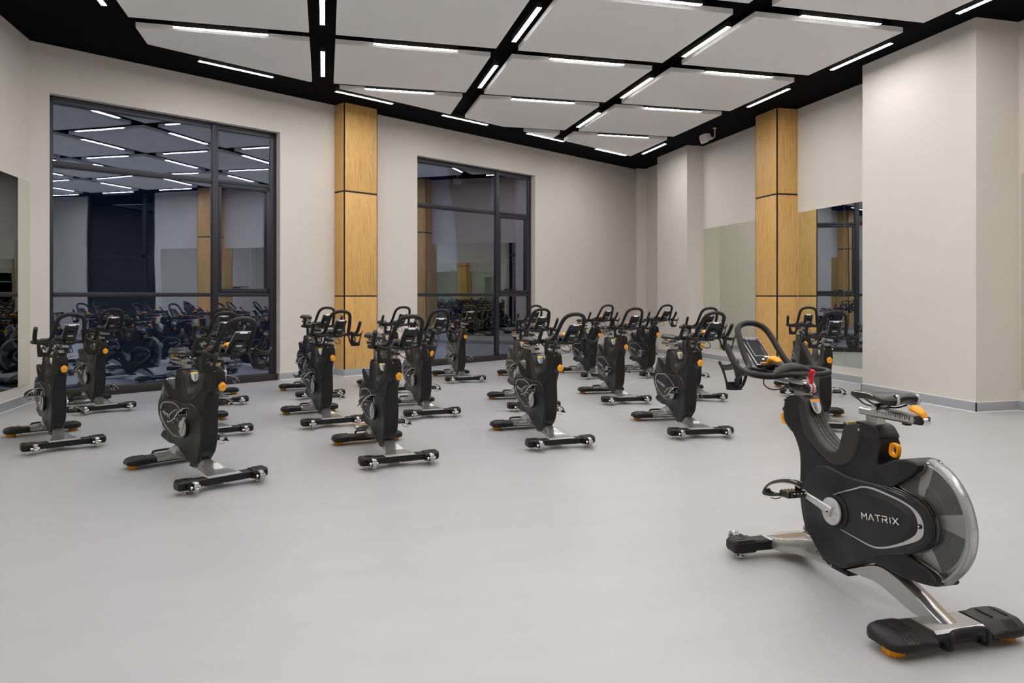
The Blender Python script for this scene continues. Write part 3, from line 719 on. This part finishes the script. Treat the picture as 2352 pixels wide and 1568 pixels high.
        def pr_(r0, z): return [ctr+Vector(((r0+(.0045 if math.cos(12*2*PI*k/n) > .2 else -.003))*math.cos(2*PI*k/n), (r0+(.0045 if math.cos(12*2*PI*k/n) > .2 else -.003))*math.sin(2*PI*k/n), z)) for k in range(n)]
        b.loft([pr_(.034, .001), pr_(.036, .003), pr_(.036, .025), pr_(.033, .027)]); b.use('gap').cyl(ctr+Vector((0, 0, .03)), (0, 0, 1), .012, .02, 12)
        b.obj('levelling_knob', root, label='orange scalloped levelling knob')
    hp = [(-.50, .086, .045), (-.555, .086, .032), (-.598, .086, .034), (-.610, .086, .054), (-.608, .082, .084), (-.600, .066, .095), (-.598, 0, .097), (-.600, -.066, .095), (-.608, -.082, .084), (-.610, -.086, .054), (-.598, -.086, .034), (-.555, -.086, .032), (-.50, -.086, .045)]
    mb('rubber').tube(cr(hp, 5), .0095, 10).obj('lift_handle', root)

def solid_knob():
    b = mb('orange'); rings = []
    for x, s_ in ((.500, .55), (.508, .80), (.520, .96), (.530, 1.), (.538, .96), (.544, .82), (.547, .5)):
        ring = []
        for k in range(36):
            a = 2*PI*k/36; q = 1+.06*math.cos(5*(a-PI/2)) ; ring.append(Vector((x, .026*s_*q*math.cos(a), .708+.032*s_*q*math.sin(a))))
        rings.append(ring)
    b.loft(rings); b.use('gap').cyl((.546, 0, .708), (1, 0, 0), .003, .004, 8)
    return b.mesh('solid_knob')
KNOB = solid_knob()
SEAT = ('seat_post', 'seat_slider', 'saddle', 'seat_lever')
def bike_copy(src, loc, rz, crank_deg, lift=0., back=0.):
    r = src.copy(); C.objects.link(r); r.location = loc; r.rotation_euler = (0, 0, rz)
    for k in ('group',):
        if k in r: del r[k]
    for ch in src.children:
        c = ch.copy(); C.objects.link(c); c.parent = r
        for g in ch.children:
            d = g.copy(); C.objects.link(d); d.parent = c
            if d.name.startswith('pedal'): d.rotation_euler = (0, math.radians(crank_deg)+.06, 0)
        if c.name.startswith('handlebar_height_pin'): c.data = KNOB
        if c.name.startswith(SEAT): c.location.z += lift; c.location.x += 0 if c.name.startswith('seat_post') else back
        if c.name.startswith('crank'): c.rotation_euler = (0, -math.radians(crank_deg), 0)
    return r

near = empty('exercise_bike', (2.335, 2.83, 0), math.radians(90), 'lone black indoor cycle at the right front, seen from behind, facing the group', 'exercise bike')
build_bike(near)
BIKES = [  # x, y, heading, crank angle, label
    (-2.445, 7.61, -63, 205, 'black indoor cycle furthest left, in the front row by the mirror wall'),
    (-2.711, 9.785, -61, 215, 'indoor cycle by the large window, right behind the furthest left one'),
    (-.969, 5.944, -59.6, 211, 'largest of the cycles facing the camera, in the left part of the front row'),
    (-1.169, 7.948, -70.3, 210, 'black indoor cycle directly behind the largest camera-facing one'),
    (-1.353, 10.077, -77.4, 205, 'black indoor cycle at the window, last in the line behind the largest camera-facing one'),
    (-.195, 10.437, -75.1, 205, 'black indoor cycle just left of the window-wall wooden column'),
    (-.052, 8.244, -76.1, 212, 'black indoor cycle overlapping the left edge of the window-wall wooden column'),
    (.468, 6.348, -79.3, 208, 'front-row indoor cycle whose bars overlap the wall just right of the oak column'),
    (1.068, 8.557, -81.7, 205, 'middle-row indoor cycle overlapping the left edge of the second window'),
    (.863, 10.685, -79.8, 205, 'mostly hidden far indoor cycle, bars showing right of the oak column'),
    (2.071, 11.665, -86.6, 175, 'far indoor cycle standing alone in front of the second window'),
    (3.118, 11.493, -91.7, 205, 'far indoor cycle at the right edge of the second window, rearmost of its line'),
    (2.369, 8.785, -89.5, 205, 'middle-row indoor cycle half hidden behind the centre front cycle'),
    (1.969, 6.675, -85.4, 208, 'front-row indoor cycle at the centre of the room'),
    (4.286, 11.653, -87.4, 172, 'far indoor cycle before the plain wall right of the second window'),
    (3.656, 8.974, -93.6, 172, 'middle-row indoor cycle standing clear just right of the room centre'),
    (5.284, 11.548, -89.5, 170, 'far indoor cycle nearest the far corner of the room'),
    (3.49, 6.801, -94.7, 178, 'front-row indoor cycle just left of the lone bike\'s handlebar'),
    (4.767, 8.948, -102, 200, 'indoor cycle partly hidden behind the front-row one left of the lone bike'),
    (6.463, 8.929, -119.7, 190, 'furthest right indoor cycle, beside the wall mirror and wooden column'),
    (5.091, 6.704, -118.2, 180, 'indoor cycle directly behind the lone bike, its wheel end hidden by it'),
]
LIFT = {5: (.135, 0), 7: (.08, -.02), 9: (.04, 0), 1: (-.02, 0), 15: (0, -.03)}
for k, (x, y, hd, ck, lb) in enumerate(BIKES):
    r = bike_copy(near, (x, y, 0), math.radians(hd), ck, *LIFT.get(k, (0, 0))); r['label'] = lb; r['category'] = 'exercise bike'; r['group'] = 'indoor cycles facing the lone bike'

# ------------------------------------------------------------------ room
A = math.radians(31.3); U = Vector((math.cos(A), math.sin(A), 0)); NO = Vector((-math.sin(A), math.cos(A), 0))  # along the window wall / outwards
P0 = Vector((-3.587, 10.42, 0)); WL = 13.124
WM = Matrix(((U.x, NO.x, 0, P0.x), (U.y, NO.y, 0, P0.y), (0, 0, 1, 0), (0, 0, 0, 1)))   # local: x along wall, y outwards, z up
XL, XR, YB, YF = -3.6, 7.88, -2.2, 17.1
def struct(b, name, **k): return tag(b.obj(name, **k), kind='structure')
struct(mb('floor').add([(-6, -4, 0), (10, -4, 0), (10, 19, 0), (-6, 19, 0), (-6, -4, -.1), (10, -4, -.1), (10, 19, -.1), (-6, 19, -.1)], [(0, 1, 2, 3), (7, 6, 5, 4), (0, 4, 5, 1), (1, 5, 6, 2), (2, 6, 7, 3), (3, 7, 4, 0)], False), 'floor')
struct(mb('black').box(-6, 10, -4, 19, HC, HC+.15), 'ceiling')
struct(mb('wall').box(XL-.2, XL, YB-.2, 10.50, 0, HC), 'wall_left')
struct(mb('wall').box(XL-.2, XR+.2, YB-.2, YB, 0, HC), 'wall_behind')
# right wall with the corridor opening
b = mb('wall').box(XR, XR+.2, 2.17, 17.3, 0, HC).box(XR, XR+.2, YB, -.48, 0, HC)
struct(b, 'wall_right')
struct(mb('wall').box(7.62, 8.1, YF, YF+.2, 0, HC), 'wall_far')
# window wall with two openings
OP = [(.2, 3.385, 3.94), (6.14, 9.38, 3.955)]
b = mb('wall'); x = -.1
for a0, a1, zt in OP:
    b.box(x, a0, 0, .28, 0, HC, 0, WM); b.box(a0, a1, 0, .28, zt, HC, 0, WM); x = a1
b.box(x, WL, 0, .28, 0, HC, 0, WM); struct(b, 'wall_window_side')
# plain pillars
struct(mb('wall').box(7.27, XR+.02, 6.84, 8.68, 0, HC), 'wall_pillar_near')
struct(mb('wall').box(7.487, XR+.02, 14.2, 15.64, 0, HC), 'wall_pillar_far')
# ---- windows
def window(idx, a0, a1, zt, label):
    r = empty(f'window_{idx}', WM @ Vector(((a0+a1)/2, .12, 0)), A, kind='structure'); r['label'] = label
    inv = Matrix.Translation(Vector((-(a0+a1)/2, -.12, 0)))
    f = mb('frame'); m0 = a0+2.14; m1 = a0+2.23; y0, y1 = .12, .20
    def bx(b, x0, x1, z0, z1, ya=y0, yb=y1, bev=.004): b.box(x0, x1, ya, yb, z0, z1, bev, inv); return b
    bx(f, a0, a0+.07, 0, zt); bx(f, a1-.11, a1, 0, zt); bx(f, a0, a1, zt-.09, zt); bx(f, a0+.01, a1-.01, zt-.045, zt-.03, .105, .125)
    f.obj('outer_frame', r)
    bx(mb('frame'), m0, m1, 0, zt, .09, .20).obj('mullion', r)
    f = mb('frame'); bx(f, a0+.07, m0, 3.025, 3.10, .105); f.obj('transom', r)
    f = mb('frame'); bx(f, m1, a1-.11, 3.045, 3.10, .105); f.obj('transom', r)
    f = mb('frame'); bx(f, a0+.07, m0, 1.33, 1.39, .105); f.obj('transom', r)
    f = mb('frame'); bx(f, m1, a1-.11, 1.33, 1.39, .105); f.obj('transom', r)
    c0, c1 = m1+.005, a1-.115
    f = mb('frame'); bx(f, c0, c0+.045, 1.395, 3.04, .095); bx(f, c1-.065, c1, 1.395, 3.04, .095); bx(f, c0, c1, 2.985, 3.04, .095); bx(f, c0, c1, 1.395, 1.455, .095)
    cs = f.obj('casement', r)
    f = mb('gap'); bx(f, c0+.28, c0+.34, 1.458, 1.478, .078, .095, .004); bx(f, c0+.30, c0+.46, 1.474, 1.486, .066, .08, .004); bx(f, c0+.20, c0+.52, 1.442, 1.450, .084, .095, .002)
    f.obj('handle', cs)
    f = mb('sill'); bx(f, a0, a1, 0, .105, .05, .20, .006); f.obj('bottom_rail', r)
    for x0, x1, z0, z1 in ((a0+.065, m0+.005, 3.095, zt-.085), (m1-.005, a1-.105, 3.095, zt-.085), (a0+.065, m0+.005, 1.385, 3.03), (c0+.04, c1-.06, 1.45, 2.99), (a0+.065, m0+.005, .10, 1.335), (m1-.005, a1-.105, .10, 1.335)):
        g = mb('pane'); xm = (x0+x1)/2-(a0+a1)/2; hw = (x1-x0)/2
        g.box(-hw, hw, -.010, .010, z0, z1); g = g.obj('pane', r); g.location = (xm, .162-.12, 0); g.rotation_euler = (0, 0, math.radians(-1.4))
window(1, *OP[0], 'large dark-framed window at the left of the angled wall')
window(2, *OP[1], 'large dark-framed window further along the angled wall')
# ---- corridor glazing in the right wall (seen in the window reflections)
d1 = empty('door_1', (XR+.1, .85, 0), kind='structure'); d1['label'] = 'glazed dark corridor entrance in the right wall'
inv = Matrix.Translation(Vector((-XR-.1, -.85, 0)))
f = mb('frame')
for y0, y1 in ((-.48, -.40), (1.66, 1.80), (2.08, 2.17)): f.box(XR+.05, XR+.12, y0, y1, 0, HC-.01, 0, inv)
f.box(XR+.05, XR+.12, -.48, 2.17, 2.50, 2.60, 0, inv).box(XR+.05, XR+.12, -.48, 2.17, 0, .06, 0, inv); f.obj('door_frame', d1)
for y0, y1, z0, z1 in ((-.40, 1.66, .06, 2.5), (1.80, 2.08, .06, 2.5), (-.40, 1.66, 2.6, HC-.02), (1.80, 2.08, 2.6, HC-.02)):
    mb('cglass').box(XR+.08, XR+.09, y0, y1, z0, z1, 0, inv).obj('glazing', d1)
b = mb('corr').box(9.7, 9.8, -1.6, 3., 0, 2.5); b.use('night').box(9.7, 9.8, -1.6, 3., 2.5, HC); b.box(XR+.2, 9.8, -1.7, -1.6, 0, HC); b.box(XR+.2, 9.8, 3., 3.1, 0, HC)  # blue-grey lower wall, near-black upper part and side walls
b.use('corr').box(8.3, 9.7, -1.6, 3., 2.44, 2.5)
struct(b, 'wall_corridor')
cl = empty('corridor_fill_light', (9.1, .85, 2.42), 0, 'added bluish fill strip brightening the corridor behind the glazed entrance', 'ceiling light')  # added fill light for the lower corridor wall, no known fitting there
mb('housing').box(-.04, .04, -.6, .6, -.015, .02, .002).obj('housing', cl); mb('dim').box(-.03, .03, -.58, .58, -.02, -.014).obj('diffuser', cl)

# ---- skirting
def skirt(name, p, q, side):
    """p->q along the floor, side = unit normal into the room"""
    p = Vector((*p, 0)); q = Vector((*q, 0)); d = q-p; L = d.length; d.normalize(); n = Vector((*side, 0))
    X = Matrix(((d.x, n.x, 0, p.x), (d.y, n.y, 0, p.y), (0, 0, 1, 0), (0, 0, 0, 1)))
    o = struct(mb('base').box(0, L, 0, .014, 0, .118, .0015, X), name)
    e = mb('seal').box(0, L, .012, .021, 0, .010, .0, X); e.use('seal').box(0, L, .0, .0155, .116, .1195, 0, X); e.obj('white_seal', o)
wp = lambda s, o=0: tuple((WM @ Vector((s, o, 0)))[:2])
nin = (-NO.x, -NO.y)
skirt('baseboard_left', (XL, YB), (XL, 10.42), (1, 0))
skirt('baseboard_window_side', wp(-.02), wp(.2), nin)
skirt('baseboard_window_side', wp(3.385), wp(4.37), nin)
skirt('baseboard_window_side', wp(5.05), wp(6.14), nin)
skirt('baseboard_window_side', wp(9.38), wp(WL), nin)
skirt('baseboard_reveal', wp(3.385, .12), wp(3.385, -.014), (-U.x, -U.y))
skirt('baseboard_reveal', wp(9.38, .12), wp(9.38, -.014), (-U.x, -U.y))
skirt('baseboard_far', (7.64, YF), (XR, YF), (0, -1))
skirt('baseboard_right', (XR, 15.64), (XR, YF), (-1, 0))
skirt('baseboard_right', (7.487, 14.186), (7.487, 15.654), (-1, 0)); skirt('baseboard_right', (7.473, 14.2), (XR, 14.2), (0, -1)); skirt('baseboard_right', (7.473, 15.64), (XR, 15.64), (0, 1))
skirt('baseboard_right', (XR, 11.63), (XR, 14.2), (-1, 0)); skirt('baseboard_right', (XR, 8.68), (XR, 10.97), (-1, 0))
skirt('baseboard_right', (7.27, 6.826), (7.27, 8.694), (-1, 0)); skirt('baseboard_right', (7.256, 6.84), (XR, 6.84), (0, -1)); skirt('baseboard_right', (7.256, 8.68), (XR, 8.68), (0, 1))
skirt('baseboard_right', (XR, 4.74), (XR, 6.84), (-1, 0)); skirt('baseboard_right', (XR, 2.17), (XR, 4.07), (-1, 0)); skirt('baseboard_right', (XR, YB), (XR, -.48), (-1, 0))
skirt('baseboard_behind', (XL, YB), (XR, YB), (0, 1))

# ---- oak-clad columns: core with black joints, boards on the faces
def column(mtx, wx, dy, label, name='clad_column'):
    """local frame: x along the wall (0..wx), y into the room (0..dy)"""
    r = empty(name, mtx.translation, 0, label, 'column'); R = mtx.to_3x3().to_4x4()
    g = .017
    mb('gap').box(.003, wx-.003, 0, dy-.003, .11, HC-.002, 0, R).obj('core', r)
    lev = [(.118, 1.338-.011), (1.338+.011, 3.083-.015), (3.083+.015, HC-.004)]
    for z0, z1 in lev: mb('wood').box(g, wx-g, dy-.012, dy, z0, z1, .001, R).obj('front_board', r)
    for z0, z1 in lev: mb('wood').box(0, .012, .0, dy-g*1.5, z0, z1, .001, R).obj('side_board', r)
    for z0, z1 in lev: mb('wood').box(wx-.012, wx, .0, dy-g*1.5, z0, z1, .001, R).obj('side_board', r)
    b = mb('base').box(-.010, wx+.010, 0, dy+.010, 0, .118, .0015, R); bb = b.obj('base_trim', r)
    mb('seal').box(-.018, wx+.018, 0, dy+.018, 0, .010, 0, R).obj('white_seal', bb)
    return r
cm = Matrix(((U.x, -NO.x, 0, 0), (U.y, -NO.y, 0, 0), (0, 0, 1, 0), (0, 0, 0, 1))); cm.translation = WM @ Vector((4.375, 0, 0))
column(cm, .665, .30, 'oak-clad column standing between the two windows')
def rc(y0, y1, x0, lb):
    m = Matrix(((0, -1, 0, XR), (1, 0, 0, y0), (0, 0, 1, 0), (0, 0, 0, 1))); column(m, y1-y0, XR-x0, lb)
rc(10.975, 11.62, 7.47, 'oak-clad column between mirrors on the right wall')
rc(4.08, 4.73, 7.47, 'oak-clad column outside the frame, seen mirrored in the large window')

# ---- mirrors
def mirror(x, y0, y1, sg, label):
    b = mb('mirror').box(min(x, x+sg*.006), max(x, x+sg*.006), y0+.002, y1-.002, .245, 2.77)
    o = b.obj('wall_mirror'); tag(o, label, 'mirror', 'mirror panes along the side walls')
mirror(XR, 8.69, 9.80, -1, 'right-wall mirror pane next to the big pillar')
mirror(XR, 9.80, 10.955, -1, 'right-wall mirror pane just right of the oak column, nearest that column')
mirror(XR, 11.64, 12.86, -1, 'right-wall mirror pane just left of the oak column')
mirror(XR, 12.86, 14.18, -1, 'right-wall mirror pane beside the far plain pillar')
mirror(XR, 5.64, 6.80, -1, 'mirror pane at the right edge of the picture, beyond the big pillar')
mirror(XR, 4.75, 5.63, -1, 'right-wall mirror pane outside the frame, beside the mirrored oak column')
mirror(XR, 2.4, 4.06, -1, 'right-wall mirror pane outside the frame, nearest the corridor glass')
ys = [10.405, 9.2, 8.0, 6.8, 5.6, 4.4, 3.2, 2.0]
lbs = ['left-wall mirror pane in the corner by the large window', 'left-wall mirror pane outside the frame, second from the window corner'] + ['left-wall mirror pane outside the frame, %s from window corner' % k for k in ('third', 'fourth', 'fifth', 'sixth', 'seventh')]
for (a_, b_), lb in zip(zip(ys[1:], ys), lbs): mirror(XL, a_, b_, 1, lb)

# ------------------------------------------------------------------ ceiling panels
cols = [(-2.11, -.185), (.12, 2.065), (2.35, 4.325), (4.605, 6.55)]
rows = [(13.25, 15.4), (11.19, 12.965), (9.20, 10.93), (7.155, 8.885), (5.12, 6.85), (3.085, 4.815), (1.05, 2.78), (-.985, .745)]
dg = lambda x: 10.95+.605*(x+.19)
cn_ = ['first', 'second', 'third', 'fourth']; rn_ = ['rearmost', 'second', 'third', 'fourth', 'fifth', 'sixth', 'seventh', 'eighth', 'ninth']
for ci, (x0, x1) in enumerate(cols):
    for ri, (y0, y1) in enumerate(rows):
        poly = []
        pts = [(x0, y0), (x1, y0), (x1, y1), (x0, y1)]
        if y1 > dg(x0):   # clip against the diagonal
            inp = pts; 
            for i in range(4):
                p, q = inp[i], inp[(i+1) % 4]; fp = dg(p[0])-p[1]; fq = dg(q[0])-q[1]
                if fp >= 0: poly.append(p)
                if fp*fq < 0: t = fp/(fp-fq); poly.append((p[0]+(q[0]-p[0])*t, p[1]+(q[1]-p[1])*t))
        else: poly = pts
        if len(poly) < 3: continue
        n = len(poly); z0, z1 = PZ, PZ+.06
        cx_ = sum(p[0] for p in poly)/n; cy_ = sum(p[1] for p in poly)/n
        b = mb('panel').add([(*p, z0) for p in poly]+[(*p, z1) for p in poly], [tuple(range(n))[::-1], tuple(range(n, 2*n))]+[(i, (i+1) % n, (i+1) % n+n, i+n) for i in range(n)], False)
        o = b.obj('ceiling_panel', origin=(cx_, cy_, z0))
        tag(o, 'white ceiling panel, %s row from the far corner, %s column from left' % (rn_[ri], cn_[ci]), 'ceiling panel', 'white ceiling panels')
        h = mb('housing')
        for k, p in enumerate(poly):
            h.cyl((p[0]*.55+cx_*.45-cx_, p[1]*.55+cy_*.45-cy_, .094), (0, 0, 1), .006, .07, 6)
        h.obj('hanger', o)

# ------------------------------------------------------------------ linear lights
def lamp(cx_, cy_, ang, L, label):
    r = empty('linear_light', (cx_, cy_, PZ), ang, label, 'ceiling light', 'linear ceiling lights')
    mb('housing').box(-L/2, L/2, -.0275, .0275, -.006, .055, .002).box(-L/2+.1, -L/2+.112, -.006, .006, .055, .13).box(L/2-.112, L/2-.1, -.006, .006, .055, .13).obj('housing', r)
    mb('lamp').box(-L/2+.003, L/2-.003, -.026, .026, -.008, .0, .0008).obj('diffuser', r)
od = ['first', 'second', 'third', 'fourth', 'fifth', 'sixth', 'seventh', 'eighth']
TX = [-1.17, 1.09, 3.34, 5.58]; TY = [13.14, 11.075, 9.07, 7.0, 4.97, 2.93, .90]
rl = ['rearmost cross channel', 'second cross channel from the far corner', 'third cross channel from the far corner', 'fourth cross channel from the far corner', 'fifth cross channel, overhead', 'sixth cross channel, overhead', 'seventh cross channel, overhead', 'eighth cross channel, overhead']
for j, y in enumerate(TY):
    k = 0
    for i, x in enumerate(TX):
        if y > dg(x)-.35: continue
        lamp(x, y, 0, 1.035, 'light strip in the %s, over the %s panel column' % (rl[j], cn_[i]))
LX = [-2.27, -.03, 2.215, 4.472, 6.685]; LYY = [14.14, 12.11, 10.06, 8.03, 5.98, 3.95, 1.91, -.12]
lines = ['left edge line', 'first lengthwise channel from left', 'second lengthwise channel from left', 'third lengthwise channel from left', 'line along the right wall']
for i, x in enumerate(LX):
    k = 0
    for y in LYY:
        if y > dg(x)+.0 - (.6 if i < 4 else .3): continue
        if i == 0 and y > 9: continue
        if i == 4 and 12 < y < 13: continue
        lamp(x, y, PI/2, 1.09, '%s light strip from the window wall in the %s' % (od[min(k, 7)], lines[i])); k += 1
for k, (x, y) in enumerate([(-1.16, 10.56), (.60, 11.58), (2.385, 12.63), (4.16, 13.63), (5.95, 14.69)]):
    lamp(x, y, math.radians(30.2), 1.035, '%s light strip from the left in the slanted line along the windows' % od[k])

# ------------------------------------------------------------------ wall speaker
sp = empty('speaker', (7.06, 12.66, 4.36), 0, 'small white box speaker hanging from the black ceiling near the right wall', 'speaker')
rt = Matrix.Rotation(math.radians(-25), 4, 'Z') @ Matrix.Rotation(math.radians(-18), 4, 'Y')
b = mb('white')
b.loft([[rt @ Vector((x, y*s, z*s)) for y, z in ((-.10, -.07), (.10, -.07), (.10, .07), (-.10, .07))] for x, s in ((-.09, 1), (.02, 1), (.10, .66))], smooth=False).obj('speaker_box', sp)
mb('grille').box(-.097, -.09, -.092, .092, -.062, .062, .002, rt).obj('grille', sp)
b = mb('white').ell((.115, -.035, .0), .028, .028, .028, 8); b.tube([(.115, -.035, 0), (.17, -.05, .02), (.17, -.05, .192)], .012, 8); b.cyl((.17, -.05, .190), (0, 0, 1), .035, .01, 16); b.obj('bracket', sp)

# ------------------------------------------------------------------ world, camera, view
w = bpy.data.worlds.new('night'); bpy.context.scene.world = w; w.use_nodes = True
w.node_tree.nodes['Background'].inputs[0].default_value = (.35, .5, 1, 1); w.node_tree.nodes['Background'].inputs[1].default_value = .012
cd = bpy.data.cameras.new('camera'); cam = bpy.data.objects.new('camera', cd); C.objects.link(cam)
cam.location = (0, 0, CAM_H); cam.rotation_euler = (PI/2, 0, -YAW)
cd.sensor_width = 36; cd.sensor_fit = 'HORIZONTAL'; cd.lens = 1679/2352*36; cd.shift_y = -(784-678)/2352; cd.clip_start = .05; cd.clip_end = 100
S = bpy.context.scene; S.camera = cam
S.view_settings.view_transform = 'Standard'; S.view_settings.look = 'None'; S.view_settings.gamma = 1; S.view_settings.use_curve_mapping = False
S.view_settings.exposure = 0.12
cy = S.cycles
cy.use_denoising = True; cy.max_bounces = 10; cy.diffuse_bounces = 5; cy.glossy_bounces = 5; cy.transparent_max_bounces = 24; cy.sample_clamp_indirect = 6; cy.use_light_tree = True
